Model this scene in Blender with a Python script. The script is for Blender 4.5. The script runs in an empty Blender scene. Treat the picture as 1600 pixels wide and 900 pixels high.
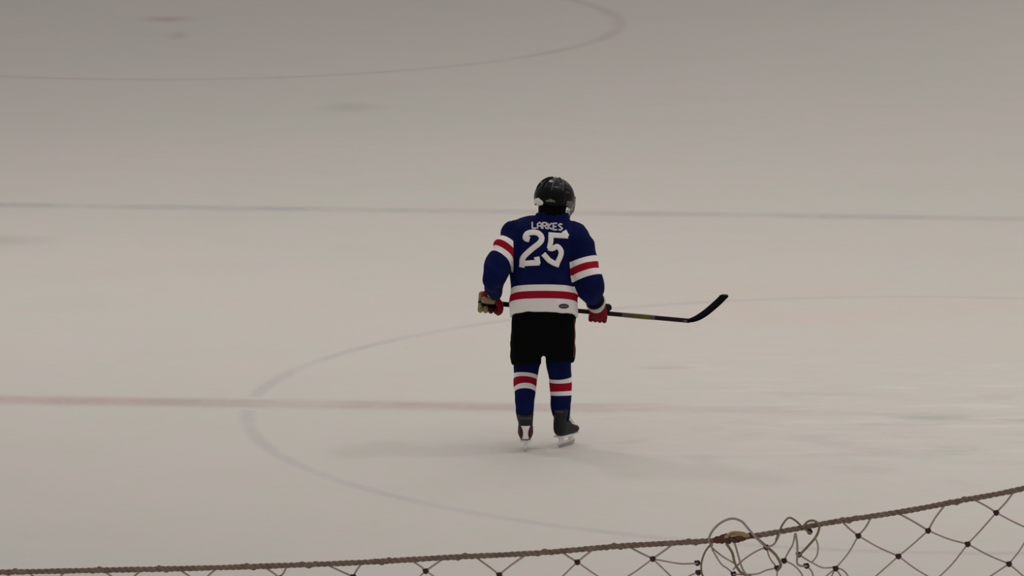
import bpy, bmesh, math, random
from mathutils import Vector, Matrix, noise
from mathutils.bvhtree import BVHTree
random.seed(7)
C = bpy.context.scene.collection
sc = bpy.context.scene
PI = math.pi

# ------------------------------------------------------------ camera, world, lights, exposure
cam_d = bpy.data.cameras.new('camera')
cam_d.sensor_width = 36; cam_d.lens = 9840 / 1600 * 36
cam_d.clip_start = .1; cam_d.clip_end = 500
cam = bpy.data.objects.new('camera', cam_d); C.objects.link(cam)
cam.location = (0, 0, 7.5); cam.rotation_euler = (math.radians(90 - 9.26), 0, 0)
sc.camera = cam
sc.view_settings.view_transform = 'Standard'; sc.view_settings.look = 'None'
sc.view_settings.gamma = 1; sc.view_settings.use_curve_mapping = False
sc.view_settings.exposure = 0.0

w = bpy.data.worlds.new('arena_air'); sc.world = w; w.use_nodes = True
w.node_tree.nodes['Background'].inputs[0].default_value = (.993, .940, .912, 1)
w.node_tree.nodes['Background'].inputs[1].default_value = .345

def area(name, loc, size, power, color=(1, .96, .88), target=None, shape='DISK', sy=None):
    l = bpy.data.lights.new(name, 'AREA'); l.shape = shape; l.size = size
    if sy: l.size_y = sy
    l.energy = power; l.color = color
    o = bpy.data.objects.new(name, l); C.objects.link(o); o.location = loc
    if target:
        o.rotation_euler = (Vector(target) - Vector(loc)).to_track_quat('-Z', 'Y').to_euler()
    return o
area('ceiling_lamp_bank', (4.0, 45.0, 11.5), 12, 560, shape='RECTANGLE', sy=22)
area('ceiling_lamp', (11.0, 62.0, 9.5), 2.5, 170)
area('ceiling_lamp', (6.2, 40.3, 9.5), 1.2, 105)
area('ceiling_lamp', (-6.0, 45.2, 9.5), 1.2, 165)

# ------------------------------------------------------------ helpers
def obj(name, me, mats=None, parent=None, label=None, cat=None, kind=None, smooth=True):
    if isinstance(me, bmesh.types.BMesh):
        m = bpy.data.meshes.new(name); me.to_mesh(m); me.free(); me = m
    o = bpy.data.objects.new(name, me); C.objects.link(o)
    if mats is not None:
        for mm in (mats if isinstance(mats, (list, tuple)) else [mats]): me.materials.append(mm)
    if smooth:
        for p in me.polygons: p.use_smooth = True
    if parent: o.parent = parent
    if label: o['label'] = label
    if cat: o['category'] = cat
    if kind: o['kind'] = kind
    return o

def empty(name, loc, label, cat):
    o = bpy.data.objects.new(name, None); C.objects.link(o); o.location = loc
    o['label'] = label; o['category'] = cat
    return o

def mat(name, col, rough=.8, spec=.3, metal=0, bump=0, bscale=60, vary=.12, vscale=20):
    m = bpy.data.materials.new(name); m.use_nodes = True
    nt = m.node_tree; b = nt.nodes['Principled BSDF']
    b.inputs['Roughness'].default_value = rough; b.inputs['Metallic'].default_value = metal
    b.inputs['Specular IOR Level'].default_value = spec
    tc = nt.nodes.new('ShaderNodeTexCoord')
    n = nt.nodes.new('ShaderNodeTexNoise'); n.inputs['Scale'].default_value = vscale
    nt.links.new(tc.outputs['Object'], n.inputs['Vector'])
    mx = nt.nodes.new('ShaderNodeMix'); mx.data_type = 'RGBA'
    mx.inputs[6].default_value = (*[c * (1 - vary) for c in col], 1)
    mx.inputs[7].default_value = (*[min(1, c * (1 + vary)) for c in col], 1)
    nt.links.new(n.outputs['Fac'], mx.inputs[0]); nt.links.new(mx.outputs[2], b.inputs['Base Color'])
    if bump:
        n2 = nt.nodes.new('ShaderNodeTexNoise'); n2.inputs['Scale'].default_value = bscale
        nt.links.new(tc.outputs['Object'], n2.inputs['Vector'])
        bp = nt.nodes.new('ShaderNodeBump'); bp.inputs['Strength'].default_value = bump; bp.inputs['Distance'].default_value = .01
        nt.links.new(n2.outputs['Fac'], bp.inputs['Height']); nt.links.new(bp.outputs[0], b.inputs['Normal'])
    return m

def lin(r, g, b):
    return tuple(((c / 255) / 12.92 if c / 255 <= .04045 else ((c / 255 + .055) / 1.055) ** 2.4) for c in (r, g, b))

def ring_pts(c, u, v, rx, ry, seg, prof=None):
    out = []
    for i in range(seg):
        a = 2 * PI * i / seg; k = prof(a) if prof else 1
        out.append(Vector(c) + Vector(u) * rx * math.cos(a) * k + Vector(v) * ry * math.sin(a) * k)
    return out

def skin_rings(bm, rings, cap=True, vals=None, lay=None):
    R = []
    for k, r in enumerate(rings):
        vs = [bm.verts.new(p) for p in r]
        if lay is not None:
            for v in vs: v[lay] = vals[k]
        R.append(vs)
    n = len(R[0])
    for a, b in zip(R[:-1], R[1:]):
        for i in range(n): bm.faces.new((a[i], a[(i + 1) % n], b[(i + 1) % n], b[i]))
    if cap:
        bm.faces.new(list(reversed(R[0]))); bm.faces.new(R[-1])

def tube(bm, pts, rad, seg=10, flat=1.0, cap=True, lay=None, vals=None, up=None, roundcap=True):
    """tube through pts with per-point radii, rotation-minimising frames"""
    pts = [Vector(p) for p in pts]
    if not isinstance(rad, (list, tuple)): rad = [rad] * len(pts)
    rad = list(rad)
    T = []
    for i in range(len(pts)):
        a = pts[max(0, i - 1)]; b = pts[min(len(pts) - 1, i + 1)]
        T.append((b - a).normalized())
    if roundcap and cap:
        n0 = []; r0 = []
        for k in (0.0, .45, .8):
            n0.append(pts[0] - T[0] * rad[0] * math.sqrt(1 - k * k) * .9); r0.append(max(k * rad[0], rad[0] * .05))
        n1 = []; r1 = []
        for k in (.8, .45, 0.0):
            n1.append(pts[-1] + T[-1] * rad[-1] * math.sqrt(1 - k * k) * .9); r1.append(max(k * rad[-1], rad[-1] * .05))
        T = [T[0]] * 3 + T + [T[-1]] * 3
        if vals: vals = [vals[0]] * 3 + list(vals) + [vals[-1]] * 3
        pts = n0 + pts + n1; rad = r0 + rad + r1
    u = Vector(up) if up else (Vector((0, 0, 1)) if abs(T[0].z) < .9 else Vector((1, 0, 0)))
    u = (u - T[0] * u.dot(T[0])).normalized()
    rings = []
    for i, p in enumerate(pts):
        u = (u - T[i] * u.dot(T[i])).normalized(); v = T[i].cross(u)
        rings.append(ring_pts(p, u, v, rad[i], rad[i] * flat, seg))
    skin_rings(bm, rings, cap, vals, lay)

def spline(pts, n=8):
    pts = [Vector(p) for p in pts]; out = []
    P = [pts[0] * 2 - pts[1]] + pts + [pts[-1] * 2 - pts[-2]]
    for i in range(1, len(P) - 2):
        for k in range(n):
            t = k / n; a, b, c, d = P[i - 1:i + 3]
            out.append(.5 * ((2 * b) + (c - a) * t + (2 * a - 5 * b + 4 * c - d) * t * t + (3 * b - a - 3 * c + d) * t ** 3))
    out.append(pts[-1]); return out

def ball(bm, c, r, s=(1, 1, 1), u=14, v=10, rot=None):
    mt = Matrix.Translation(Vector(c)) @ (rot.to_4x4() if rot else Matrix()) @ Matrix.Diagonal((r * s[0], r * s[1], r * s[2], 1))
    rings = [[mt @ Vector((math.sin(t) * math.cos(2 * PI * i / u), math.sin(t) * math.sin(2 * PI * i / u), -math.cos(t))) for i in range(u)]
             for t in [PI * (k + (.12 if k == 0 else -.12 if k == v else 0)) / v for k in range(v + 1)]]
    skin_rings(bm, rings)

def box(bm, c, s, rot=None, bev=0):
    mt = Matrix.Translation(Vector(c)) @ (rot.to_4x4() if rot else Matrix()) @ Matrix.Diagonal((*s, 1))
    r = bmesh.ops.create_cube(bm, size=1, matrix=mt)
    if bev:
        es = {e for v in r['verts'] for e in v.link_edges}
        bmesh.ops.bevel(bm, geom=list(es), offset=bev, segments=2, affect='EDGES', profile=.5)

def remesh(bm, vox, smooth=4, factor=.5):
    """fuse overlapping closed shapes into one continuous surface"""
    bmesh.ops.recalc_face_normals(bm, faces=bm.faces)
    m = bpy.data.meshes.new('t'); bm.to_mesh(m); bm.free()
    o = bpy.data.objects.new('t', m); C.objects.link(o)
    r = o.modifiers.new('r', 'REMESH'); r.mode = 'VOXEL'; r.voxel_size = vox
    s = o.modifiers.new('s', 'SMOOTH'); s.iterations = smooth; s.factor = factor
    dg = bpy.context.evaluated_depsgraph_get(); dg.update()
    me = bpy.data.meshes.new_from_object(o.evaluated_get(dg))
    bpy.data.objects.remove(o); bpy.data.meshes.remove(m)
    return me

def seg_d(p, a, b):
    ab = b - a; t = max(0, min(1, (p - a).dot(ab) / ab.length_squared))
    return (p - (a + ab * t)).length, t

def attr(me, name, vals):
    a = me.attributes.new(name, 'FLOAT', 'POINT'); a.data.foreach_set('value', vals)

def lerp_tab(tab, x):
    if x <= tab[0][0]: return tab[0][1:]
    for a, b in zip(tab[:-1], tab[1:]):
        if x <= b[0]:
            t = (x - a[0]) / (b[0] - a[0]); t2 = t
            return tuple(p + (q - p) * t2 for p, q in zip(a[1:], b[1:]))
    return tab[-1][1:]

# ------------------------------------------------------------ the ice
def ice_nodes(nt):
    """colour of the worn ice at a world position; returns colour socket, bump socket"""
    N = nt.nodes; L = nt.links
    geo = N.new('ShaderNodeNewGeometry')
    def nz(scale, detail=4, rough=.55, stretch=None, dist=0):
        n = N.new('ShaderNodeTexNoise'); n.inputs['Scale'].default_value = scale
        n.inputs['Detail'].default_value = detail; n.inputs['Roughness'].default_value = rough
        n.inputs['Distortion'].default_value = dist
        mp = N.new('ShaderNodeMapping'); L.new(geo.outputs['Position'], mp.inputs['Vector'])
        if stretch:
            mp.inputs['Scale'].default_value = stretch[0]; mp.inputs['Rotation'].default_value = (0, 0, stretch[1])
        L.new(mp.outputs[0], n.inputs['Vector']); return n.outputs['Fac']
    def rng(s, a, b, c=0, d=1):
        m = N.new('ShaderNodeMapRange'); m.interpolation_type = 'SMOOTHSTEP'
        for i, v in enumerate((a, b, c, d)): m.inputs[i + 1].default_value = v
        L.new(s, m.inputs[0]); return m.outputs[0]
    def mul(a, b):
        m = N.new('ShaderNodeMath'); m.operation = 'MULTIPLY'
        for i, s in enumerate((a, b)):
            if isinstance(s, (int, float)): m.inputs[i].default_value = s
            else: L.new(s, m.inputs[i])
        return m.outputs[0]
    def mix(f, a, b):
        m = N.new('ShaderNodeMix'); m.data_type = 'RGBA'
        if isinstance(f, (int, float)): m.inputs[0].default_value = f
        else: L.new(f, m.inputs[0])
        for i, s in ((6, a), (7, b)):
            if isinstance(s, tuple): m.inputs[i].default_value = (*s, 1)
            else: L.new(s, m.inputs[i])
        return m.outputs[2]
    def blob(x, y, rx, ry):
        mp = N.new('ShaderNodeMapping'); mp.vector_type = 'TEXTURE'
        mp.inputs['Location'].default_value = (x, y, 0); mp.inputs['Scale'].default_value = (rx, ry, 1000)
        L.new(geo.outputs['Position'], mp.inputs['Vector'])
        ln = N.new('ShaderNodeVectorMath'); ln.operation = 'LENGTH'; L.new(mp.outputs[0], ln.inputs[0])
        return rng(ln.outputs['Value'], 0.0, 1.0, 1, 0)
    base = mix(rng(nz(.35, 3), .3, .7), (.705, .690, .640), (.735, .690, .655))
    base = mix(mul(rng(nz(1.1, 5, .6), .45, .75), .10), base, (.52, .49, .46))
    base = mix(mul(rng(nz(5.5, 3, .7), .35, .65), .55), base, mix(rng(nz(3.1, 2, .6), .42, .58), (.675, .690, .615), (.735, .672, .660)))
    # fine skate scuffing and snow speckle
    base = mix(mul(rng(nz(9, 4, .7), .5, .8), .10), base, (.50, .46, .46))
    base = mix(mul(rng(nz(40, 2, .8), .52, .75), .12), base, (.55, .50, .50))
    # worn, scraped patch to the right of the skater
    scr = nz(1.6, 6, .65, ((.8, 1.5, 1), .12), .4)
    base = mix(mul(mul(rng(scr, .47, .68), blob(3.2, 40.3, 3.2, 3.4)), .30), base, (.40, .39, .38))
    base = mix(mul(mul(rng(nz(2.4, 5, .6, ((.5, 1.6, 1), -.06)), .50, .66), blob(2.4, 41.2, 3.4, 3.2)), .45), base, (.86, .84, .80))
    base = mix(mul(rng(nz(.9, 4, .6), .40, .65), mul(blob(2.6, 45.0, 2.6, 2.4), .45)), base, (.78, .60, .54))
    base = mix(mul(rng(nz(85, 2, .9), .5, .72), .16), base, (.50, .47, .45))
    # single smudges: dull grey-brown stains left in the snow
    for (x, y, rx, ry, k, c) in ((-3.95, 48.3, .62, .42, .20, (.30, .24, .24)), (-1.45, 56.1, .40, .5, .17, (.30, .24, .24)),
                                 (2.72, 40.70, .38, .12, .45, (.35, .40, .38)), (-3.45, 62.75, .38, .42, .30, (.42, .16, .14)),
                                 (-3.28, 61.4, .16, .45, .20, (.42, .16, .16)), (1.06, 42.6, .28, .10, .3, (.35, .38, .36)),
                                 (.55, 41.2, .8, .10, .2, (.45, .38, .36))):
        base = mix(mul(blob(x, y, rx, ry), k), base, c)
    return base, nz(14, 4, .7), nz, rng, mul, mix, blob

def ice_bsdf(m, colour, bump):
    nt = m.node_tree; b = nt.nodes['Principled BSDF']
    nt.links.new(colour, b.inputs['Base Color'])
    b.inputs['Roughness'].default_value = .62; b.inputs['Specular IOR Level'].default_value = .18
    bp = nt.nodes.new('ShaderNodeBump'); bp.inputs['Strength'].default_value = .12; bp.inputs['Distance'].default_value = .01
    nt.links.new(bump, bp.inputs['Height']); nt.links.new(bp.outputs[0], b.inputs['Normal'])

m_ice = bpy.data.materials.new('worn_ice'); m_ice.use_nodes = True
r = ice_nodes(m_ice.node_tree); ice_bsdf(m_ice, r[0], r[1])

def line_mat(name, col, strength):
    """painted line under worn ice; UV y runs across the line"""
    m = bpy.data.materials.new(name); m.use_nodes = True; nt = m.node_tree
    base, bump, nz, rng, mul, mix, blob = ice_nodes(nt)
    uv = nt.nodes.new('ShaderNodeUVMap'); sp = nt.nodes.new('ShaderNodeSeparateXYZ'); nt.links.new(uv.outputs[0], sp.inputs[0])
    prof = mul(rng(sp.outputs[1], 0, .42), rng(sp.outputs[1], .58, 1, 1, 0))
    wear = rng(nz(1.3, 4, .6), .30, .62, .45, 1)
    wear2 = rng(nz(12, 3, .6), .3, .6, .75, 1)
    gone = nt.nodes.new('ShaderNodeMath'); gone.operation = 'MULTIPLY_ADD'; nt.links.new(blob(3.6, 41.0, 4.3, 3.0), gone.inputs[0])
    gone.inputs[1].default_value = -1.25; gone.inputs[2].default_value = 1; gone.use_clamp = True
    ice_bsdf(m, mix(mul(mul(mul(prof, strength), mul(wear, wear2)), gone.outputs[0]), base, col), bump)
    return m

floor_bm = bmesh.new()
box(floor_bm, (0, 45, -.06), (36, 84, .12))
floor = obj('floor', floor_bm, m_ice, kind='structure', smooth=False)
floor['label'] = 'worn pale grey ice sheet of the rink'

wb = bmesh.new(); box(wb, (0, 86.5, 6), (36, .3, 12))
wall = obj('wall_far', wb, mat('grey_block_wall', (.45, .43, .41), .8, .2, bump=.3, bscale=8), kind='structure', smooth=False)
wall['label'] = 'plain grey end wall of the arena behind the ice'

def strip(name, pts, width, m, z=.0012):
    bm = bmesh.new(); uvl = bm.loops.layers.uv.new('UVMap'); rows = []
    for i, p in enumerate(pts):
        a = Vector(pts[max(0, i - 1)]); b = Vector(pts[min(len(pts) - 1, i + 1)])
        t = (b - a).normalized(); n = Vector((-t.y, t.x)) * width / 2; p = Vector(p)
        rows.append((bm.verts.new((p.x - n.x, p.y - n.y, z)), bm.verts.new((p.x + n.x, p.y + n.y, z))))
    for i in range(len(rows) - 1):
        f = bm.faces.new((rows[i][0], rows[i + 1][0], rows[i + 1][1], rows[i][1]))
        for lp, c in zip(f.loops, ((i, 0), (i + 1, 0), (i + 1, 1), (i, 1))): lp[uvl].uv = c
    bmesh.ops.recalc_face_normals(bm, faces=bm.faces)
    for f in bm.faces:
        if f.normal.z < 0: f.normal_flip()
    return obj(name, bm, m, floor, smooth=False)

def circle(cx, cy, r, n=160): return [(cx + r * math.cos(2 * PI * i / n), cy + r * math.sin(2 * PI * i / n)) for i in range(n + 1)]
strip('centre_line', [(x, 41.09 - .0805 * x) for x in (-15, -6, 0, 6, 15)], .50, line_mat('faded_red_line', (.46, .27, .29), .50), .0002)['label'] = 'faded red centre line'
strip('blue_line', [(x, 49.78 - .092 * x) for x in (-15, -6, 0, 6, 15)], .42, line_mat('faded_blue_line', (.36, .34, .37), .38), .0002)['label'] = 'thin faded blue line'
strip('face_off_circle', circle(2.90, 40.95, 4.65), .16, line_mat('faded_blue_circle', (.46, .42, .48), .36), .0001)['label'] = 'faded blue centre circle'
strip('face_off_circle', circle(-3.35, 62.45, 4.42), .24, line_mat('faded_red_circle', (.48, .34, .35), .30), .0001)['label'] = 'faded red far circle'

# ------------------------------------------------------------ skater
BX, BY = .2045, 39.60
person = empty('person', (BX, BY, 0), 'ice hockey skater in a blue number 25 jersey seen from behind, standing on the ice', 'person')
def P(px, py, y):
    """a point of the figure (metres, person's own frame) read at depth y"""
    return Vector(((px - 850) / 244, y, (702 - py - 45 * y) / 240))

def fabric(name, rules, base, rough=.85, bump=.25):
    """rules: list of (attribute, [(lo, hi, colour)], gate attribute or None)"""
    m = bpy.data.materials.new(name); m.use_nodes = True; nt = m.node_tree; N = nt.nodes; L = nt.links
    b = N['Principled BSDF']; b.inputs['Roughness'].default_value = rough; b.inputs['Specular IOR Level'].default_value = .04
    tc = N.new('ShaderNodeTexCoord')
    n = N.new('ShaderNodeTexNoise'); n.inputs['Scale'].default_value = 7; n.inputs['Detail'].default_value = 4
    L.new(tc.outputs['Object'], n.inputs['Vector'])
    def ths(s, v, op='GREATER_THAN'):
        q = N.new('ShaderNodeMath'); q.operation = op; L.new(s, q.inputs[0])
        if isinstance(v, (int, float)): q.inputs[1].default_value = v
        else: L.new(v, q.inputs[1])
        return q.outputs[0]
    def mix(f, a, c):
        q = N.new('ShaderNodeMix'); q.data_type = 'RGBA'; L.new(f, q.inputs[0])
        if isinstance(a, tuple): q.inputs[6].default_value = (*a, 1)
        else: L.new(a, q.inputs[6])
        q.inputs[7].default_value = (*c, 1); return q.outputs[2]
    mr = N.new('ShaderNodeMapRange'); mr.inputs[1].default_value = .35; mr.inputs[2].default_value = .7; L.new(n.outputs['Fac'], mr.inputs[0])
    col = mix(mr.outputs[0], tuple(c * .75 for c in base), tuple(c * 1.25 for c in base))
    for an, bands, gate in rules:
        a = N.new('ShaderNodeAttribute'); a.attribute_name = an
        g = None
        if gate:
            ga = N.new('ShaderNodeAttribute'); ga.attribute_name = gate[0]
            g = ths(ga.outputs['Fac'], 0.0, gate[1])
        for lo, hi, c in bands:
            f = ths(ths(a.outputs['Fac'], lo), ths(a.outputs['Fac'], hi, 'LESS_THAN'), 'MULTIPLY')
            if g: f = ths(f, g, 'MULTIPLY')
            col = mix(f, col, c)
    L.new(col, b.inputs['Base Color'])
    n2 = N.new('ShaderNodeTexNoise'); n2.inputs['Scale'].default_value = 45; L.new(tc.outputs['Object'], n2.inputs['Vector'])
    bp = N.new('ShaderNodeBump'); bp.inputs['Strength'].default_value = bump; bp.inputs['Distance'].default_value = .006
    L.new(n2.outputs['Fac'], bp.inputs['Height']); L.new(bp.outputs[0], b.inputs['Normal'])
    return m

BLUE = (.0055, .010, .064); RED = (.34, .008, .022); WHITE = (.88, .84, .82)
m_black = mat('black_cloth', (.0035, .0045, .004), .95, .03, bump=.3, bscale=30)
m_skin = mat('skin', (.55, .33, .24), .6, .3)
m_hair = mat('dark_hair', (.003, .003, .003), .8, .05)
m_white = mat('white_twill', (.90, .86, .82), .8, .2, vary=.06)
m_helm = mat('black_helmet_shell', (.0025, .003, .003), .36, .13, vary=.3)
m_helm2 = mat('grey_helmet_trim', (.09, .09, .10), .4, .4)
m_pale = mat('pale_cover_and_highlight', (.85, .78, .72), .5, .4)
m_wire = mat('cage_wire', (.22, .21, .20), .35, .5, metal=.6)
m_red = mat('red_glove', (.19, .004, .014), .7, .1, vary=.35)
m_navy = mat('navy_glove_trim', (.006, .006, .022), .7, .08)
m_tan = mat('tan_palm_leather', (.27, .22, .10), .75, .2, vary=.4, vscale=60)
m_cuff = mat('grey_white_cuff', (.60, .58, .50), .8, .2, vary=.15)
m_boot = mat('black_skate_boot', (.012, .012, .011), .55, .3, vary=.5)
m_bootb = mat('dark_brown_boot_side', (.055, .012, .012), .6, .3, vary=.3)
m_hold = mat('white_blade_holder', (.85, .82, .82), .4, .4)
m_steel = mat('steel_blade', (.42, .42, .44), .3, .5, metal=.8)
m_shaft = mat('dark_stick_shaft', (.016, .005, .007), .5, .2)
m_yel = mat('yellow_shaft_band', (.13, .11, .025), .5, .2, vary=.4, vscale=40)
m_tape = mat('black_stick_tape', (.004, .003, .004), .9, .04)
m_grey = mat('grey_shaft_graphic', (.10, .09, .08), .5, .2)

# --- torso profile: z, cx, cy, rx, ry, tilt
TOR = [(.858, 0.0, .000, .216, .165, .38), (.95, -.003, .005, .218, .168, .38), (1.05, -.004, .015, .210, .162, .32),
       (1.15, -.012, .030, .204, .158, .22), (1.25, -.010, .045, .198, .158, .12), (1.33, -.002, .055, .200, .155, .04),
       (1.385, .000, .062, .222, .148, 0), (1.425, -.004, .070, .218, .136, 0), (1.455, -.006, .080, .188, .118, 0),
       (1.478, -.006, .088, .150, .095, 0), (1.490, -.004, .094, .105, .07, 0)]
LS, LE, LW = P(808, 368, .06), P(773, 430, -.12), P(773, 457, .13)
RS, RE, RW = P(897, 373, .06), P(918, 442, -.04), P(932, 476, .13)
LH, RH = P(764, 473.6, .25), P(935, 489.5, .25)

bm = bmesh.new()
rings = []
zs = [TOR[0][0] + (TOR[-1][0] - TOR[0][0]) * i / 40 for i in range(41)]
for z in zs:
    cx, cy, rx, ry, tl = lerp_tab(TOR, z)
    pts = ring_pts((cx, cy, z), (1, 0, 0), (0, 1, 0), rx, ry, 56,
                   lambda a: (abs(math.cos(a)) ** 2.6 + abs(math.sin(a)) ** 2.6) ** (-1 / 2.6))
    for p in pts: p.z -= tl * (p.y - cy)
    rings.append(pts)
skin_rings(bm, rings)
def interp(P_, n=6): return spline(P_, n)
lpts = interp([LS + Vector((.03, 0, .0)), LS, (LS + LE) / 2 + Vector((-.004, 0, .012)), LE, (LE + LW) / 2, LW])
lrad = [.098 - .0 * i for i in range(len(lpts))]
LR = [(0, .088), (.2, .090), (.4, .088), (.56, .081), (.70, .074), (.84, .064), (1, .055)]
tube(bm, lpts, [lerp_tab(LR, i / (len(lpts) - 1))[0] for i in range(len(lpts))], 24, roundcap=False)
rpts = interp([RS + Vector((-.03, 0, 0)), RS, (RS + RE) / 2 + Vector((.008, 0, 0)), RE, (RE + RW) / 2, RW + (RE - RW) * .34])
RR = [(0, .092), (.2, .102), (.4, .103), (.62, .096), (.8, .078), (1, .062)]
tube(bm, rpts, [lerp_tab(RR, i / (len(rpts) - 1))[0] for i in range(len(rpts))], 24, roundcap=False)
# shoulder-pad caps and collar
ball(bm, P(800, 366, .06), .082, (1, 1.1, .9)); ball(bm, P(903, 374, .06), .088, (.95, 1.1, 1))
ck = [(P(861, 350, .10), .125), (P(862, 342, .10), .112), (P(863, 334.5, .105), .104)]
skin_rings(bm, [ring_pts(c, (1, 0, 0), (0, 1, -.25), r, r * .85, 40) for c, r in ck])
jer = remesh(bm, .0065, 5, .5)
def tor_d(p):
    z = p.z + .2 * (p.y - .02)
    cx, cy, rx, ry, tl = lerp_tab(TOR, min(1.44, max(.86, p.z)))
    return (math.hypot((p.x - cx) / rx, (p.y - cy) / ry) - 1) * min(rx, ry)
def arm_d(p, A, B, W, r):
    d1, t1 = seg_d(p, A, B); d2, t2 = seg_d(p, B, W)
    return min(d1 - r, d2 - r * .8)
T_, A_, G_ = [], [], []
for v in jer.vertices:
    p = v.co
    T_.append(p.z + .38 * p.y - .858)
    left = p.x < 0
    S_, E_, W_ = (LS, LE, LW) if left else (RS, RE, RW)
    ax = (E_ - S_).normalized()
    if left: ax = (ax + Vector((-.25, 0, 0))).normalized()
    A_.append((p - S_).dot(ax))
    g = tor_d(p) - arm_d(p, S_, E_, W_, .09)
    G_.append(g if left else g + 10)
# fold relief
jn = [v.normal.copy() for v in jer.vertices]
for v, n in zip(jer.vertices, jn):
    p = v.co
    k = noise.noise(Vector((p.x * 9, p.y * 9, p.z * 5))) * .0055 + noise.noise(Vector((p.x * 22 + 5, p.y * 22, p.z * 13))) * .0025
    fold = math.sin((p.z * 34 + p.x * 22 + 3 * noise.noise(p * 7))) * .0040
    damp = 1.7 if abs(p.x) > .225 or (p.x < -.19 and p.z > 1.05) else .55 if p.z < .99 else 1 if abs(p.x) > .19 or p.z < 1.14 else .35
    v.co = p + n * (k + fold * damp) * (1.0 if p.z < 1.46 else .3)
attr(jer, 'hem', T_); attr(jer, 'arm', A_); attr(jer, 'side', G_)
gl = []
for g in G_: gl.append(g)
# two gates: 'lsl' > 0 on the left sleeve, 'rsl' > 0 on the right sleeve
attr(jer, 'lsl', [min(g, -.196 - v.co.x) if g < 5 else -1 for v, g in zip(jer.vertices, G_)]); attr(jer, 'rsl', [g - 10 if g > 5 else -1 for g in G_])
hemg = [min(.226 - abs(v.co.x + .003), .012 - (g if g < 5 else g - 10)) for v, g in zip(jer.vertices, G_)]
attr(jer, 'body', [float(h) for h in hemg])
m_jer = fabric('blue_striped_jersey', [
    ('hem', [(-1, .084, WHITE), (.084, .134, RED), (.134, .176, WHITE)], ('body', 'GREATER_THAN')),
    ('arm', [(.094, .132, WHITE), (.132, .176, RED), (.176, .214, WHITE)], ('lsl', 'GREATER_THAN')),
    ('arm', [(.158, .196, WHITE), (.196, .242, RED), (.242, .284, WHITE)], ('rsl', 'GREATER_THAN'))], BLUE)
jersey = obj('jersey', jer, m_jer, person, 'blue jersey with red and white bands and the number 25')
bvh = BVHTree.FromPolygons([v.co.copy() for v in jer.vertices], [list(p.vertices) for p in jer.polygons])

def on_back(px, py, off=.003, tree=None):
    o = P(px, py, -1.0); d = Vector((0, 1, -45 / 240)).normalized()
    hit = (tree or bvh).ray_cast(o, d)
    if hit[0] is None: return None
    return hit[0] - d * off
def stroke(bm, pts, wd, off=.004, step=1.0, tree=None):
    """sewn-on twill stroke lying on the cloth"""
    ps = [Vector((*p, 0)) for p in pts]; fine = []
    for a, b in zip(ps[:-1], ps[1:]):
        n = max(1, int((b - a).length / step))
        fine += [a + (b - a) * k / n for k in range(n)]
    fine.append(ps[-1]); rows = []
    for i, p in enumerate(fine):
        t = (fine[min(len(fine) - 1, i + 1)] - fine[max(0, i - 1)]).normalized(); nn = Vector((-t.y, t.x, 0))
        rows.append([on_back(*(p + nn * wd * s / 2).xy, off, tree) for s in (-1, -.5, 0, .5, 1)])
    V = [[bm.verts.new(q) if q is not None else None for q in r_] for r_ in rows]
    for a, b in zip(V[:-1], V[1:]):
        for k in range(4):
            q = (a[k], a[k + 1], b[k + 1], b[k])
            if all(q): bm.faces.new(q)
def decal(name, strokes, wd, m, parent, off=.004, label=None, tree=None, caps=True):
    bm = bmesh.new()
    for s in strokes: stroke(bm, s, wd, off, .6, tree)
    bmesh.ops.recalc_face_normals(bm, faces=bm.faces)
    o = obj(name, bm, m, parent, label)
    so = o.modifiers.new('thick', 'SOLIDIFY'); so.thickness = .0015; so.offset = 0
    return o
def cz(L): return [(805 + u / 10.59, 340 + v / 10.59) for u, v in L]
def sm(L, n=5): return [(p.x, p.y) for p in spline([Vector((*q, 0)) for q in L], n)]
two = [sm(cz([(235, 395), (170, 370), (195, 300), (290, 275), (385, 295), (435, 370), (400, 450), (250, 570), (130, 690), (112, 790)])),
       cz([(75, 790), (240, 782), (400, 775)]), cz([(372, 800), (352, 680)]), cz([(105, 850), (125, 740)])]
five = [cz([(870, 335), (760, 330), (545, 318)]), cz([(590, 290), (585, 420), (560, 545)]), cz([(800, 250), (850, 345)]),
        sm(cz([(545, 530), (610, 545), (690, 510), (752, 580), (742, 670), (695, 770)])),
        cz([(725, 815), (640, 785), (560, 740), (460, 630)])]
decal('number_digit', two, 8.6, m_white, jersey, label='white digit 2')
decal('number_digit', five, 8.0, m_white, jersey, label='white digit 5')
letters = {'L': [[(0, 0), (0, 1), (1, 1)]], 'A': [[(0, 1), (0, .3), (.5, 0), (1, .3), (1, 1)], [(0, .6), (1, .6)]],
           'K': [[(0, 0), (0, 1)], [(1, 0), (0, .55), (1, 1)]], 'I': [[(.5, 0), (.5, 1)]],
           'N': [[(0, 1), (0, 0), (1, 1), (1, 0)]], 'E': [[(1, 0), (0, 0), (0, 1), (1, 1)], [(0, .5), (.8, .5)]],
           'S': [[(1, .1), (.5, 0), (0, .2), (1, .75), (.5, 1), (0, .9)]],
           'R': [[(0, 1), (0, 0), (.8, 0), (1, .3), (.7, .5), (0, .5)], [(.5, .5), (1, 1)]],
           'O': [[(0, .2), (.5, 0), (1, .2), (1, .8), (.5, 1), (0, .8), (0, .2)]]}
m_name = mat('pale_name_letters', (.62, .59, .62), .8, .2, vary=.1)
x = 831.5
for i, ch in enumerate('LAKKES'.replace('KK', 'RK')):
    y0 = 349.5 + i * .6
    decal('name_letter', [[(x + 6.2 * a, y0 + 10 * b) for a, b in s] for s in letters[ch]], 2.3, m_name, jersey)
    x += 8.1
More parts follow.
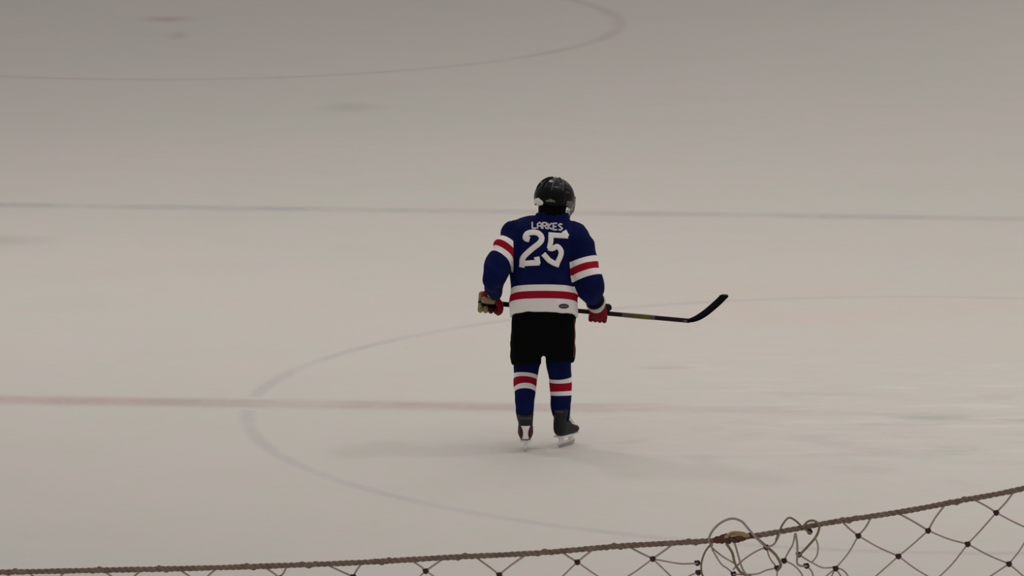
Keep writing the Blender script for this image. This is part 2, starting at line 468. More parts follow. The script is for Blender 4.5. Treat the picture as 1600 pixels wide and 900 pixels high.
# small oval maker's mark on the hem
bm = bmesh.new()
for (rx, off) in ((8, .004),):
    cen = bm.verts.new(on_back(880.5, 480.5, off)); rr = [bm.verts.new(on_back(880.5 + rx * math.cos(a * PI / 12), 480.5 + 3.6 * math.sin(a * PI / 12), off)) for a in range(24)]
    for i in range(24): bm.faces.new((cen, rr[i], rr[(i + 1) % 24]))
bmesh.ops.recalc_face_normals(bm, faces=bm.faces)
obj('hem_mark', bm, mat('dark_mark', (.055, .01, .03), .7), jersey, 'small dark oval mark')
decal('hem_mark', [[(875, 480.5), (886, 480.5)]], 1.6, mat('grey_mark', (.22, .2, .25), .7), jersey, off=.006)

# --- hockey pants
bm = bmesh.new()
prf = lambda a: (abs(math.cos(a)) ** 2.8 + abs(math.sin(a)) ** 2.8) ** (-1 / 2.8)
hip = []
for (z, cx, cy, rx, ry) in ((.98, 0, .03, .17, .13), (.92, 0, .015, .195, .15), (.85, -.002, .005, .204, .156), (.78, -.004, .005, .206, .155), (.70, -.006, .01, .206, .150), (.64, -.006, .015, .195, .13), (.60, -.006, .02, .17, .10)):
    hip.append(ring_pts((cx, cy, z), (1, 0, 0), (0, 1, -.12), rx, ry, 48, prf))
skin_rings(bm, hip)
for (cols) in (((824, 520, .0, .100, .14), (822, 540, .01, .1005, .142), (822, 558, .02, .0985, .138), (822.5, 570, .03, .093, .130)),
               ((873, 520, .01, .100, .14), (874.5, 540, .02, .098, .142), (875, 556, .035, .096, .138), (875, 567, .045, .090, .130))):
    skin_rings(bm, [ring_pts(P(a, b, y), (1, 0, 0), (0, 1, -.25), rx, ry, 40, prf) for a, b, y, rx, ry in cols])
me = remesh(bm, .007, 5)
for v, n in zip(me.vertices, [q.normal.copy() for q in me.vertices]):
    p = v.co; v.co = p + n * (noise.noise(p * 12) * .006 + math.sin(p.z * 50 + p.x * 12 + 3 * noise.noise(p * 5)) * .0025)
pants = obj('hockey_pants', me, m_black, person, 'black padded hockey pants')
pb = BVHTree.FromPolygons([v.co.copy() for v in me.vertices], [list(p.vertices) for p in me.polygons])
decal('side_piping', [[(896.5, 500), (897.5, 520), (897, 545), (896, 560)]], 1.5, mat('dark_red_piping', (.10, .008, .012), .8), pants, .005, tree=pb)

# --- socks, tapered and banded
def sock(cols, bands, nm):
    bm = bmesh.new()
    pts = [P(c[0], c[1], c[2]) for c in cols]
    S_ = spline(pts, 8); R_ = spline([Vector((c[3], c[1], 0)) for c in cols], 8)
    bl = bm.verts.layers.float.new('band')
    rad = [r_.x for r_ in R_]; vals = [r_.y for r_ in R_]
    tube(bm, S_, rad, 28, 1.12, True, bl, vals, up=(1, 0, 0), roundcap=False)
    for v in bm.verts:
        v.co += Vector((v.co.x, v.co.y, 0)).normalized() * 0 + Vector((noise.noise(v.co * 25), noise.noise(v.co * 25 + Vector((9, 9, 9))), 0)) * .003
    return obj('sock', bm, fabric(nm, [('band', bands, None)], BLUE), person)
sock([(824, 556, .10, .088), (823, 572, .10, .083), (821.5, 586, .085, .077), (820.5, 600, .06, .0745), (820.5, 614, .025, .068), (820, 632, -.015, .060), (820, 650, -.05, .055), (820.5, 662, -.05, .040)],
     [(586, 593.5, WHITE), (593.5, 607, RED), (607, 614, WHITE)], 'blue_striped_sock')
sock([(873.5, 552, .08, .086), (873, 570, .085, .080), (875.5, 590, .09, .0725), (876, 605, .088, .072), (876.5, 620, .08, .0665), (876, 636, .074, .064), (877.5, 648, .070, .055), (879, 660, .065, .042)],
     [(590, 597, WHITE), (597, 611.5, RED), (611.5, 618, WHITE)], 'navy_striped_sock')

# --- skates (own frame: toe towards +y, sole at z = .078)
def skate(loc, yaw, tall, heel_patch):
    M = Matrix.Translation(loc) @ Matrix.Rotation(-yaw, 4, 'Z') @ Matrix.Diagonal((1, .90, 1, 1))
    bm = bmesh.new()
    rs = []
    for (y, z0, z1, hw) in ((-.055, .10, .17, .020), (-.048, .085, .21, .036), (-.02, .079, .23, .046), (.03, .078, .20, .047), (.08, .078, .155, .049), (.13, .078, .135, .050), (.17, .079, .125, .045), (.195, .083, .115, .033), (.205, .092, .105, .015)):
        zc, h = (z0 + z1) / 2, (z1 - z0) / 2
        rs.append(ring_pts((0, y, zc), (1, 0, 0), (0, 0, 1), hw, h, 28, lambda a: (abs(math.cos(a)) ** 3 + abs(math.sin(a)) ** 3) ** (-1 / 3)))
    skin_rings(bm, rs)
    an = []
    for (z, y, rx, ry) in ((.12, -.008, .044, .050), (.17, -.006, .046, .052), (.22, -.004, .049, .056), (.25, -.002, .052, .058), (tall, -.006, .053, .060)):
        an.append(ring_pts((0, y, z), (1, 0, 0), (0, 1, .18), rx, ry, 28))
    skin_rings(bm, an)
    me = remesh(bm, .005, 4)
    boot = obj('skate', me, m_boot, person); boot.matrix_local = M
    tree = BVHTree.FromPolygons([v.co.copy() for v in me.vertices], [list(p.vertices) for p in me.polygons])
    def wrap(name, u0, u1, v0, v1, m, off=.002, shape=None):
        """a panel wrapped round the heel: u is the angle from straight back, v the height"""
        b2 = bmesh.new(); g = []
        for i in range(13):
            row = []
            for j in range(11):
                t = j / 10; z = v0 + (v1 - v0) * t; k = shape(t) if shape else 1
                a = math.radians((u0 + u1) / 2 + (u1 - u0) * (i / 12 - .5) * k)
                d = Vector((math.sin(a), -math.cos(a), 0)); h = tree.ray_cast(Vector((0, 0, z)) + d * .3, -d)
                row.append(b2.verts.new((h[0] if h[0] else Vector((0, 0, z))) + d * off))
            g.append(row)
        for i in range(12):
            for j in range(10): b2.faces.new((g[i][j], g[i + 1][j], g[i + 1][j + 1], g[i][j + 1]))
        o = obj(name, b2, m, boot); s = o.modifiers.new('t', 'SOLIDIFY'); s.thickness = .0015; return o
    if heel_patch:
        wrap('side_panel', -95, -15, .084, .165, m_bootb); wrap('side_panel', 15, 95, .084, .165, m_bootb)
        wrap('heel_patch', -27, 27, .088, .175, m_white, .004, lambda t: .55 + .9 * (t - .45) ** 2 * 2)
    wrap('tendon_trim', -40, 40, tall - .03, tall - .012, mat('grey_trim', (.05, .048, .045), .6), .003)
    b2 = bmesh.new()           # holder: sole plate and two posts carrying a rail
    box(b2, (0, .075, .073), (.076, .236, .013), bev=.005)
    for (y0, y1) in ((-.035, .035), (.105, .175)):
        rr = [ring_pts((0, (y0 + y1) / 2, z), (1, 0, 0), (0, 1, 0), hx, (y1 - y0) / 2 * k, 20, prf) for z, hx, k in ((.074, .028, 1), (.055, .013, .75), (.035, .008, .85), (.026, .007, 1.1))]
        skin_rings(b2, rr)
    box(b2, (0, .07, .029), (.011, .235, .012), bev=.003)
    h = obj('blade_holder', b2, m_hold, boot)
    b2 = bmesh.new(); prof = []
    for i in range(25):
        y = -.045 + .235 * i / 24; e = abs(i / 12 - 1); prof.append((y, .0005 + .022 * max(0, e - .80) ** 1.6 * 9))
    vs = [[b2.verts.new((sx, y, z)) for y, z in prof] + [b2.verts.new((sx, y, .026)) for y, _ in reversed(prof)] for sx in (-.002, .002)]
    b2.faces.new(vs[0]); b2.faces.new(list(reversed(vs[1]))); n = len(vs[0])
    for i in range(n): b2.faces.new((vs[0][i], vs[1][i], vs[1][(i + 1) % n], vs[0][(i + 1) % n]))
    bmesh.ops.recalc_face_normals(b2, faces=b2.faces)
    obj('blade', b2, m_steel, boot, smooth=False)
    b2 = bmesh.new()
    for k in range(5):
        y = .05 + .022 * k; zz = .215 - .020 * k
        tube(b2, [(-.026, y, zz - .012), (0, y, zz + .002), (.026, y + .014, zz - .012)], .0028, 6)
    obj('laces', b2, mat('pale_laces', (.5, .5, .48), .8), boot)
    return boot
skate(Vector((-.118, -.085, 0)), 0, .245, True)
skate(Vector((.112, .060, 0)), math.radians(30), .262, False)

# --- body: one continuous skinned figure under the clothes
HC = P(867, 311.5, .13)                                 # head centre
HR = Matrix.Rotation(math.radians(-24), 3, 'Z') @ Matrix.Rotation(math.radians(-12), 3, 'X')
def hd(x, y, z): return HC + HR @ Vector((x, y, z))
bm = bmesh.new()
tube(bm, [P(850, 520, .02), P(850, 470, .03), P(851, 420, .05), P(852, 380, .08)], [.15, .135, .14, .13], 20, .75)
tube(bm, [P(852, 385, .08), P(858, 350, .10), HC + Vector((-.005, -.01, -.05))], [.10, .058, .055], 16)
for S_, E_, W_, H_, sx in ((LS, LE, LW, LH, 1), (RS, RE, RW, RH, 1)):
    tube(bm, [S_ - Vector((S_.x * .4, 0, -.0)), S_, (S_ + E_) / 2, E_, (E_ + W_) / 2, W_, W_ + (H_ - W_) * .45], [.06, .058, .050, .042, .034, .025, .024], 14)
tube(bm, [P(835, 530, .02), P(824, 556, .07), P(822, 584, .085), P(820.5, 614, .025), P(820, 650, -.055), Vector((-.118, -.07, .12))], [.075, .060, .050, .048, .036, .034], 16)
tube(bm, [P(865, 530, .02), P(873, 556, .07), P(875.5, 590, .09), P(877, 620, .08), P(878, 652, .075), Vector((.122, .07, .12))], [.075, .060, .050, .048, .036, .034], 16)
# feet inside the boots
tube(bm, [Vector((-.118, -.10, .115)), Vector((-.118, -.03, .12)), Vector((-.118, .04, .108))], [.026, .028, .018], 12)
tube(bm, [Vector((.118, .045, .115)), Vector((.135, .09, .115)), Vector((.160, .13, .108))], [.024, .026, .018], 12)
rs = []                                              # head: cranium, jaw and chin
for (z, yc, rx, ry) in ((-.125, .045, .018, .020), (-.112, .035, .040, .045), (-.085, .022, .055, .070), (-.05, .008, .064, .084), (-.01, .0, .070, .092), (.03, -.004, .073, .094), (.065, -.006, .066, .084), (.09, -.008, .045, .058), (.10, -.008, .015, .02)):
    rs.append([hd(p.x, p.y, p.z) for p in ring_pts((0, yc, z), (1, 0, 0), (0, 1, 0), rx, ry, 28)])
skin_rings(bm, rs)
ball(bm, hd(0, .098, -.035), .013, (1, 1.2, 1.3)); ball(bm, hd(0, .090, -.01), .010, (.9, 1, 2))
for s in (-1, 1):
    ball(bm, hd(s * .072, -.005, -.03), .022, (.4, .8, 1.2)); ball(bm, hd(s * .028, .080, .008), .018, (1.2, .7, .5))
ball(bm, hd(0, .087, -.072), .018, (1.3, .7, .35)); ball(bm, hd(0, .080, -.08), .018, (1.2, .7, .35))
me = remesh(bm, .006, 3)
body = obj('body', me, m_skin, person)
m_eye = mat('eye_white', (.5, .48, .45), .3)
for s in (-1, 1):
    bm = bmesh.new(); ball(bm, hd(s * .029, .086, -.006), .010); obj('eye', bm, m_eye, person)
# dark hair hanging over the nape
bm = bmesh.new()
rs = []
for (z, yc, rx, ry) in ((.05, -.012, .079, .093), (.0, -.012, .080, .094), (-.04, -.018, .086, .088), (-.075, -.028, .088, .082), (-.11, -.03, .084, .076), (-.14, -.028, .078, .070)):
    rs.append([hd(p.x, p.y, p.z) for p in ring_pts((0, yc, z), (1, 0, 0), (0, 1, 0), rx, ry, 44, lambda a: (1 + .03 * math.sin(11 * a)) * (.80 if math.sin(a) > .55 else 1))])
skin_rings(bm, rs)
obj('hair', bm, m_hair, person, 'dark hair at the nape')

# --- helmet
def shell(a, b, c, edge, name, m, parent, n=56, rings_=20, off=0, thick=.008, start=0.0, sel=None):
    bm = bmesh.new(); g = []
    for i in range(n):
        az = 2 * PI * i / n; th = edge(az); col = []
        for k in range(rings_ + 1):
            t = start + (th - start) * k / rings_
            x, y, z = a * math.sin(t) * math.sin(az), -b * math.sin(t) * math.cos(az), c * math.cos(t)
            if t > PI / 2: x, y, z = a * (1 - .10 * (t - PI / 2)) * math.sin(az), -b * (1 - .16 * (t - PI / 2)) * math.cos(az), -c * (t - PI / 2)
            col.append(bm.verts.new(hd(x, y - .006, z + off)))
        g.append(col)
    for i in range(n):
        for k in range(rings_):
            if sel and not sel(2 * PI * (i + .5) / n, k): continue
            A, B = g[i], g[(i + 1) % n]; bm.faces.new((A[k], A[k + 1], B[k + 1], B[k]))
    bmesh.ops.remove_doubles(bm, verts=bm.verts, dist=.0005)
    bmesh.ops.delete(bm, geom=[v for v in bm.verts if not v.link_faces], context='VERTS')
    bmesh.ops.recalc_face_normals(bm, faces=bm.faces)
    o = obj(name, bm, m, parent); s = o.modifiers.new('t', 'SOLIDIFY'); s.thickness = thick; s.offset = 0
    return o
# az = 0 straight back, pi = front
def edge(az):
    f = (1 - math.cos(az)) / 2                       # 0 back .. 1 front
    ear = math.exp(-((abs(math.sin(az)) - 1) / .12) ** 2) if abs(math.cos(az)) < .5 else 0
    return PI / 2 + .42 - .58 * f ** 2 + .10 * ear
helmet = shell(.120, .146, .128, edge, 'helmet', m_helm, person)
helmet['label'] = 'black hockey helmet with wire cage'
# overlapping rear plate, side plates and raised ribs
shell(.124, .150, .126, lambda az: PI / 2 + .34, 'rear_plate', m_helm, helmet, n=48, start=PI / 2 - .55, sel=lambda az, k: math.cos(az) > .45)
def hp(az, t, a=.126, b=.152, c=.134):
    az = math.radians(az); t = math.radians(t)
    return hd(a * math.sin(t) * math.sin(az), -b * math.sin(t) * math.cos(az) - .006, c * math.cos(t))
for k, (az, m_) in enumerate(((-40, m_helm), (-14, m_helm), (14, m_helm2), (42, m_helm2))):
    bm = bmesh.new(); tube(bm, [hp(az * (1.6 - .006 * t), t) for t in range(12, 74, 6)], [.004] + [.007] * 9 + [.004], 8, .5)
    obj('rib', bm, m_, helmet)
for az, t, m_ in ((6, 42, m_pale), (-20, 66, m_helm), (30, 62, m_helm2), (48, 50, m_helm2), (-40, 50, m_helm2), (66, 74, mat('dark_red_trim', (.06, .008, .010), .5)), (70, 60, m_bootb)):  # vents and trim; the pale one is a white highlight put in as colour
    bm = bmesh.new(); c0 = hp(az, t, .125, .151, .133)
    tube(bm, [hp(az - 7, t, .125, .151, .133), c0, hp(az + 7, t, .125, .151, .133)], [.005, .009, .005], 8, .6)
    obj('vent_and_highlight', bm, m_, helmet)
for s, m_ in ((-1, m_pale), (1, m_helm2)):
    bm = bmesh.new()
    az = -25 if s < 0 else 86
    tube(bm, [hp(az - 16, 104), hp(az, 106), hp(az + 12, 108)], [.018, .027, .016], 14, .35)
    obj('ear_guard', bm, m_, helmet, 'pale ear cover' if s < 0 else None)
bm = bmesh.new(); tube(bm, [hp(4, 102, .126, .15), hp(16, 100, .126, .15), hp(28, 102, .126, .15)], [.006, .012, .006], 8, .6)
obj('olive_highlight', bm, mat('olive_highlight_paint', (.14, .14, .09), .4), helmet)  # olive highlight on the rear shell, modelled as a coloured bump
# wire cage over the face
bm = bmesh.new()
def cg(az, z, k=1.0):
    az = math.radians(az); w_ = (.118 - .25 * max(0, -.05 - z)) * k
    return hd(w_ * math.sin(az), .150 * k * math.cos(az) + .018, z)
for z in (.020, -.010, -.040, -.070, -.100, -.125):
    tube(bm, [cg(a, z, 1 if z > -.1 else .88) for a in range(-82, 83, 8)], .0026, 6)
for a in range(-70, 71, 14):
    tube(bm, [cg(a, z, 1 if z > -.1 else .88) for z in (.022, -.01, -.04, -.07, -.1, -.126)], .0023, 6)
tube(bm, [cg(-84, .02), cg(-84, -.05), cg(-80, -.125, .88)], .0032, 6); tube(bm, [cg(84, .02), cg(84, -.05), cg(80, -.125, .88)], .0032, 6)
obj('cage', bm, m_wire, helmet, 'grey wire face cage')
bm = bmesh.new(); tube(bm, [hd(-.062, .03, -.10), hd(-.04, .07, -.132), hd(0, .085, -.14), hd(.04, .07, -.132), hd(.062, .03, -.10)], .012, 10, .7)
obj('chin_cup', bm, mat('dark_chin_pad', (.03, .012, .012), .7), helmet)
for s in (-1, 1):
    bm = bmesh.new(); tube(bm, [hd(s * .115, 0, -.045), hd(s * .098, .02, -.09), hd(s * .055, .045, -.13)], .004, 6, .5); obj('chin_strap', bm, m_pale, helmet)

# --- hockey stick (held, so a thing of its own)
def SP(px): return P(px, 473.6 + (px - 768) * .0892, .25)
S0 = SP(757)
stick = empty('hockey_stick', (BX, BY, 0), 'dark hockey stick with a yellow band held level in front of the skater', 'hockey stick')
ax = (SP(1070) - S0).normalized()
def prism(bm, a, b, hw, hh, bev=.003):
    d = (b - a); c = (a + b) / 2; x = d.normalized(); y = Vector((0, 1, 0)); y = (y - x * y.dot(x)).normalized(); z = x.cross(y)
    box(bm, c, (d.length, hw * 2, hh * 2), Matrix((x, y, z)).transposed(), bev)
for nm, a, b, m_, e in (('shaft', 765, 1078, m_shaft, 0), ('grip_tape', 757, 800, m_tape, .0012), ('shaft_graphic', 972, 1024, m_grey, .0006), ('yellow_band', 988, 1016, m_yel, .0012)):
    bm = bmesh.new(); prism(bm, SP(a), SP(b), .0100 + e, .0135 + e)
    obj(nm, bm, m_, stick, smooth=False)
bm = bmesh.new(); prism(bm, SP(753), SP(760), .017, .019, .006); obj('butt_knob', bm, m_tape, stick)
path = [(1068, 500.6), (1076, 500.9), (1084, 499.3), (1092, 495.9), (1100, 491.0), (1108, 485.0), (1116, 478.2), (1124, 471.0), (1131, 464.0), (1134.5, 460.5)]
def blade_mesh(i0, i1, ext):
    bm = bmesh.new(); rs = []
    pp = spline([P(a, b, .25 + .0016 * k * k) for k, (a, b) in enumerate(path)], 4)
    hs = spline([Vector((h_, 0, 0)) for h_ in (.012, .018, .026, .033, .036, .037, .037, .037, .034, .022)], 4)
    n = len(pp); i1 = min(i1, n - 1)
    for i in range(i0, i1 + 1):
        t = (pp[min(n - 1, i + 1)] - pp[max(0, i - 1)]).normalized()
        wv = Vector((-.30, .80, .15)); wv = (wv - t * wv.dot(t)).normalized(); nv = t.cross(wv)
        rs.append(ring_pts(pp[i], wv, nv, hs[i].x + ext, .0075 + ext, 16, lambda a: (abs(math.cos(a)) ** 4 + abs(math.sin(a)) ** 4) ** (-.25)))
    skin_rings(bm, rs); bmesh.ops.recalc_face_normals(bm, faces=bm.faces); return bm
obj('blade', blade_mesh(0, 99, 0), mat('dark_blade_edge', (.10, .085, .085), .6), stick)
obj('blade_tape', blade_mesh(3, 34, .0014), m_tape, stick)

# --- gloves closed round the shaft
def glove(H, W, e2s, m_back, m_finger, m_palm, m_thumb, thumb_side, label, cuff_cols, Rarm, m_pad, m_finger2, q_=1.0):
    e1 = W - H; e1 = (e1 - ax * e1.dot(ax)).normalized(); e2 = ax.cross(e1) * e2s
    def L(a, b, c): return H + ax * a * q_ + e1 * b * (q_ if b < 0 else 1) + e2 * c * q_
    bm = bmesh.new()                                  # back of the hand
    rs = []
    for (b, c, ra, rc) in ((.135, .000, .036, .028), (.11, .004, .044, .032), (.07, .016, .055, .030), (.035, .034, .058, .022), (.012, .036, .056, .017)):
        rs.append(ring_pts(L(0, b, c), ax, e2, ra, rc, 24, prf))
    skin_rings(bm, rs); bmesh.ops.recalc_face_normals(bm, faces=bm.faces)
    g = obj('glove', bm, m_back, person, label)
    lens = (.88, 1.0, .96, .80) if thumb_side < 0 else (.80, .96, 1.0, .88)
    for k in range(4):
        a = (-.0435 + .029 * k); q = lens[k]
        bm = bmesh.new()
        tube(bm, spline([L(a, .035, .036), L(a, .004, .044 * q), L(a, -.030 * q, .036), L(a, -.043 * q, .008), L(a, -.038 * q, -.020), L(a, -.022, -.036), L(a, .010, -.040)], 4),
             [.0165 * q_] * 5 + [.0158 * q_] * 6 + [.0150 * q_] * 14, 12)
        o = obj('finger', bm, m_finger if k < 2 else m_finger2, g)
        bm = bmesh.new()
        for (b, c) in ((-.006, .046), (-.040, .018)):
            ball(bm, L(a, b * q, c), .0160 * q_, (1, 1, 1), 12, 8)
        obj('finger_pad', bm, m_pad, o)
    bm = bmesh.new()                                  # palm
    rs = [ring_pts(L(0, b, c), ax, e2, ra, rc, 20, prf) for (b, c, ra, rc) in ((.12, -.016, .034, .020), (.085, -.016, .047, .024), (.048, -.012, .052, .020), (.028, -.006, .050, .010))]
    skin_rings(bm, rs); bmesh.ops.recalc_face_normals(bm, faces=bm.faces)
    obj('palm', bm, m_palm, g)
    bm = bmesh.new(); s = thumb_side
    tube(bm, spline([L(s * .030, .085, -.010), L(s * .056, .055, -.024), L(s * .064, .022, -.036), L(s * .060, -.012, -.044), L(s * .054, -.036, -.036)], 4), [.023] * 6 + [.021] * 6 + [.018] * 5, 12)
    obj('thumb', bm, m_thumb, g)
    Wd = (Rarm - W).normalized()
    for i, (d0, d1, r0, r1, m_) in enumerate(cuff_cols):
        bm = bmesh.new(); tube(bm, [W + Wd * d0, W + Wd * (d0 + d1) / 2, W + Wd * d1], [r0, (r0 + r1) / 2 + .003, r1], 20, .9, roundcap=False)
        obj('cuff', bm, m_, g)
    return g
glove(LH, LW, -1, m_red, m_tan, m_tan, m_red, 1, 'red glove with tan palm', ((-.03, .0, .044, .052, m_navy), (.0, .022, .052, .056, m_cuff), (.022, .05, .05, .05, m_red)), LE, m_navy, mat('maroon_finger', (.06, .005, .010), .7, .1), 1.18)
glove(RH, RW, 1, m_red, m_red, m_tan, m_navy, 1, 'red glove with grey cuff', ((-.035, -.004, .046, .062, m_cuff), (-.004, .030, .064, .070, m_cuff), (.030, .050, .064, .060, m_navy)), RE, m_red, m_red)

# ------------------------------------------------------------ safety netting in the foreground
NX, NY = 1800.0, 1763.0
net = empty('safety_net', (0, 5.36, 6.389), 'brown knotted safety netting hanging from a twisted rope in the foreground', 'net')
def Q(px, py, dy=0): return Vector(((px - 800) / NX, dy, (870 - py) / NY))
m_rope = mat('brown_twisted_rope', lin(153, 134, 120), .9, .1, bump=.5, bscale=500, vary=.45, vscale=120)
m_cord = mat('brown_net_cord', lin(190, 170, 160), .9, .1, vary=.3, vscale=60)
m_knot = mat('dark_net_knot', lin(79, 60, 60), .9, .1, vary=.2, vscale=60)
m_loose = mat('olive_loose_cord', lin(146, 129, 105), .85, .1, vary=.35, vscale=80)
m_loosep = mat('pale_loose_cord', lin(180, 163, 156), .85, .1, vary=.15, vscale=80)
rope_px = [(-1500, 905), (-900, 903), (-400, 899), (0, 893), (150, 890), (300, 887), (430, 883), (560, 878), (700, 870), (840, 863), (960, 853), (1060, 847), (1120, 843), (1180, 836), (1240, 826), (1300, 815), (1412, 798), (1497, 782), (1600, 762), (1800, 712), (2300, 560), (3100, 300)]
rp = spline([Q(a, b) for a, b in rope_px], 60)
lenp = [0]
for a, b in zip(rp[:-1], rp[1:]): lenp.append(lenp[-1] + (b - a).length)
def rope_y(px):
    x = (px - 800) / NX
    lo, hi = 0, len(rp) - 2
    while lo < hi:
        mid = (lo + hi) // 2
        if rp[mid + 1].x < x: lo = mid + 1
        else: hi = mid
    a, b = rp[lo], rp[lo + 1]
    return 870 - (a.z + (b.z - a.z) * (x - a.x) / (b.x - a.x)) * NY
fine = []; d = 0; L_ = lenp[-1]; step = .0016; j = 0
while d < L_:
    while lenp[j + 1] < d: j += 1
    t = (d - lenp[j]) / (lenp[j + 1] - lenp[j]); fine.append((rp[j].lerp(rp[j + 1], t), d)); d += step
for k in range(3):
    bm = bmesh.new(); pts = []
    for (p, s) in fine:
        a = s / .016 * 2 * PI + k * 2 * PI / 3
        wob = 1 + .25 * noise.noise(Vector((s * 25, 0, 3)))
        pts.append(p + Vector((0, math.cos(a), math.sin(a))) * .00125 * wob)
    tube(bm, pts, .00135, 6, roundcap=False)
    obj('rope_strand', bm, m_rope, net)
# lashings where the netting is tied to the rope
for i, px in enumerate([-300, -150, 20, 155, 252, 392, 482, 600, 722, 850, 962, 1082, 1325, 1497, 1640, 1800]):
    bm = bmesh.new(); pts = []
    for k in range(60):
        t = k / 59; x = px - 17 + 34 * t; a = t * 2 * PI * 1.5 + i
        pts.append(Q(x, rope_y(x)) + Vector((0, math.cos(a), math.sin(a))) * (.0013 + .0009 * math.sin(t * PI)))
    tube(bm, pts, .0013, 6); obj('lashing', bm, m_rope, net)
# the mesh: rows of knots and the cords between them
top = {}
for k in range(-13, 14):
    if k <= 0: top[k] = (1020 + 118 * k, None)
    else: top[k] = (1020 + 107 * k, None)
fix = {0: (1020, 872), -1: (902, 877), -2: (780, 897), -3: (665, 891), -4: (552, 900), -5: (436, 902), 1: (1130, 893), 2: (1232, 878), 3: (1341, 836), 4: (1450, 828), 5: (1556, 800)}
off = {0: (-35, 30), -1: (-22, 23), -2: (-35, 40), -3: (-20, 25), -4: (-38, 12), -5: (-21, 11), 3: (-24, 19), 4: (-45, 25), 5: (-34, 26)}
K = {}
for k in top:
    x, y = fix.get(k, (top[k][0], rope_y(top[k][0]) + 26)); K[(k, 0)] = Vector((x, y))
ks = sorted(top)
rows = 14
for r_ in range(1, rows):
    for k in ks:
        if r_ % 2:
            if (k + 1, r_ - 1) in K and (k, r_ - 1) in K:
                K[(k, r_)] = (K[(k, r_ - 1)] + K[(k + 1, r_ - 1)]) / 2 + Vector((random.uniform(-4, 4), 40 + random.uniform(-3, 3)))
        else:
            if (k - 1, r_ - 1) in K and (k, r_ - 1) in K and r_ > 0:
                K[(k, r_)] = (K[(k - 1, r_ - 1)] + K[(k, r_ - 1)]) / 2 + Vector((random.uniform(-4, 4), 40 + random.uniform(-3, 3)))
K[(3, 1)] = Vector((1404, 868)); K[(4, 1)] = Vector((1512, 849)); K[(2, 1)] = Vector((1306, 887)); K[(4, 2)] = Vector((1462, 906)); K[(5, 2)] = Vector((1577, 880))
def cord(bm, a, b, r=.00072, sag=3, dy=0):
    m_ = (a + b) / 2 + Vector((random.uniform(-2, 2), random.uniform(.3, 1) * sag))
    tube(bm, spline([Q(*a, dy), Q(*m_, dy + random.uniform(-.001, .001)), Q(*b, dy)], 5), r, 6)
bmc, bmk = bmesh.new(), bmesh.new()
def net_knot(x, y):
    b_ = bmesh.new(); g = [Q(x + dx, y + dy, yy) for dx, dy, yy in ((-2.6, -1.4, 0), (-.5, 2.2, -.001), (2.4, 1.2, .001), (1.0, -2.2, -.001), (-1.6, .8, .001))]
    tube(b_, spline(g, 4), .00150, 7); obj('knot', b_, m_knot, net)
def tangled(p): return 1050 < p.x < 1300 and p.y < 905
for (k, r_), p in sorted(K.items()):
    if tangled(p) and r_ < 2 and k in (1, 2) : continue
    if -60 < p.x < 1660 and p.y < 940: net_knot(p.x, p.y)
    else: ball(bmk, Q(*p), .0024, (1.05, 1, .95), 8, 6)
    if r_ == 0:
        o = off.get(k, (-30, 24))
        for dx in o:
            q = Vector((p.x + dx, rope_y(p.x + dx) + 3)); cord(bmc, p, q, .00085, 0)
    for nk in (((k, r_ + 1), (k - 1, r_ + 1)) if r_ % 2 == 0 else ((k, r_ + 1), (k + 1, r_ + 1))):
        if nk in K:
            q = K[nk]
            if tangled(q) and nk[1] < 2 and nk[0] in (1, 2) and nk != (2, 1): continue
            cord(bmc, p, q)
# torn part of the mesh beside the knotted repair
def z2(L): return [Vector((1060 + u / 5.714, 790 + v / 5.714)) for u, v in L]
def curve(bm, L, r, dy=-.004, amp=0):
    pts = z2(L); tube(bm, spline([Q(p.x, p.y, dy + .002 * math.sin(i * 1.7)) for i, p in enumerate(pts)], 6), r, 7)
for L in ([(-229, 470), (0, 515), (90, 512), (170, 505)], [(785, 365), (690, 410), (590, 470), (490, 560)], [(885, 550), (790, 575), (690, 605), (495, 605)],
          [(280, 350), (330, 400), (400, 450), (490, 500)], [(945, 485), (1030, 530), (1100, 600), (1130, 690)], [(1075, 430), (1130, 470), (1200, 505), (1290, 545), (1405, 550), (1480, 580), (1530, 640)],
          [(945, 485), (980, 420), (1020, 340), (1040, 240)], [(495, 605), (440, 560), (380, 510), (300, 380)], [(785, 365), (820, 470), (885, 550)], [(885, 550), (880, 640), (860, 700)],
          [(1405, 550), (1375, 620), (1340, 700)], [(170, 590), (80, 640), (0, 720)], [(495, 605), (470, 680), (440, 760)],
          [(1145, 530), (1200, 600), (1210, 700)]):
    curve(bmc, L, .00075, 0)
for u, v in ((785, 365), (885, 550), (945, 485), (1075, 430), (1145, 530), (495, 605), (1170, 225), (170, 505), (180, 590)):
    p = z2([(u, v)])[0]; net_knot(p.x, p.y)
obj('netting', bmc, m_cord, net)
obj('netting_knots', bmk, m_knot, net, kind='stuff')
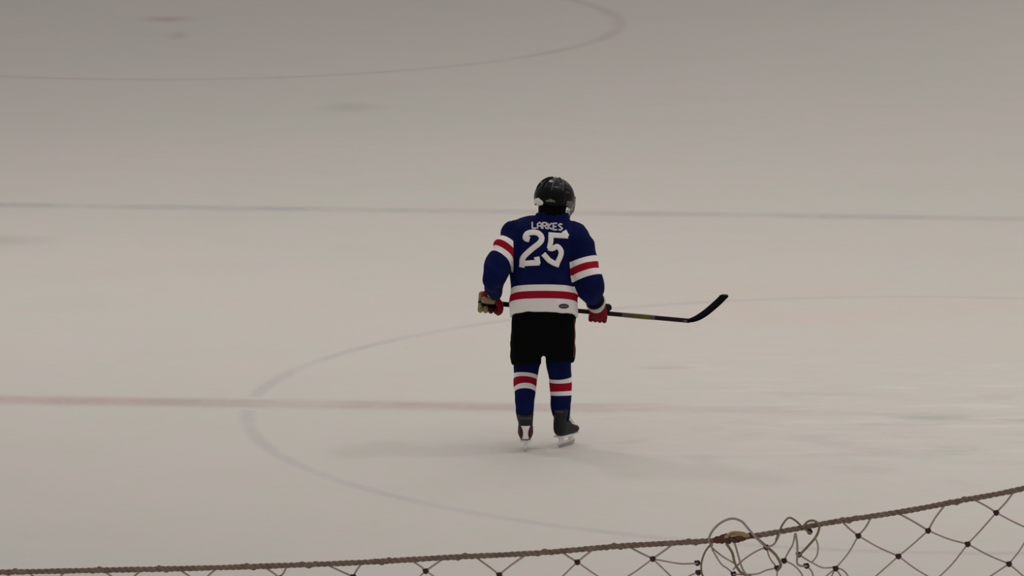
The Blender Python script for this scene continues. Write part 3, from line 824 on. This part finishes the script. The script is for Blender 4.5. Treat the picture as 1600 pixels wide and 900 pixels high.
for L, r, m_ in (([(300, 340), (270, 300), (300, 215), (370, 140), (470, 105), (560, 130), (625, 195), (700, 280), (790, 365)], .00105, m_loosep),
              ([(700, 280), (790, 360), (870, 430), (912, 510), (890, 560)], .0013, m_loose),
              ([(300, 320), (240, 400), (205, 500), (210, 590), (240, 640)], .0009, m_loose),
              ([(430, 330), (480, 410), (505, 500), (560, 580), (650, 625)], .0012, m_loose),
              ([(500, 320), (530, 420), (560, 520), (600, 590), (700, 680)], .0009, m_loosep),
              ([(870, 290), (905, 210), (930, 150), (980, 92), (1040, 120), (1110, 185), (1180, 235)], .0009, m_loose),
              ([(1110, 175), (1150, 135), (1200, 120), (1245, 145), (1255, 190), (1225, 270), (1150, 350), (1075, 430)], .0011, m_loose),
              ([(1220, 270), (1245, 350), (1235, 430), (1190, 490)], .0007, m_loosep),
              ([(905, 230), (880, 290), (850, 330), (800, 352)], .0009, m_loosep),
              ([(1045, 240), (1060, 340), (1060, 430), (1058, 495), (1090, 525), (1145, 530)], .0010, m_loosep)):
    bm = bmesh.new(); curve(bm, L, r); obj('loose_cord', bm, m_, net)
# the lump where a broken rope has been tied together
bm = bmesh.new()
c0, c1 = z2([(330, 300), (640, 258)])
for j in range(5):
    pts = []
    for k in range(50):
        t = k / 49; a = t * 2 * PI * (1.1 + .3 * j) + j * 1.3; q = c0.lerp(c1, t)
        rr = .0018 + .0026 * math.sin(PI * min(1, t * 1.05)) ** 1.2
        pts.append(Q(q.x, q.y, -.001) + Vector((.001 * math.sin(a * 2), math.cos(a) * rr, math.sin(a) * rr * .8)))
    tube(bm, pts, .0017, 8)
obj('repair_knot', bm, mat('reddish_knot_cord', lin(104, 70, 58), .7, .3, vary=.5, vscale=200), net)
bm = bmesh.new(); curve(bm, [(420, 260), (480, 228), (560, 225), (620, 245)], .0015, -.007)
curve(bm, [(470, 250), (540, 240), (600, 252)], .0012, -.008)
obj('repair_knot_loop', bm, mat('straw_knot_cord', lin(175, 155, 110), .6, .3, vary=.3, vscale=200), net)
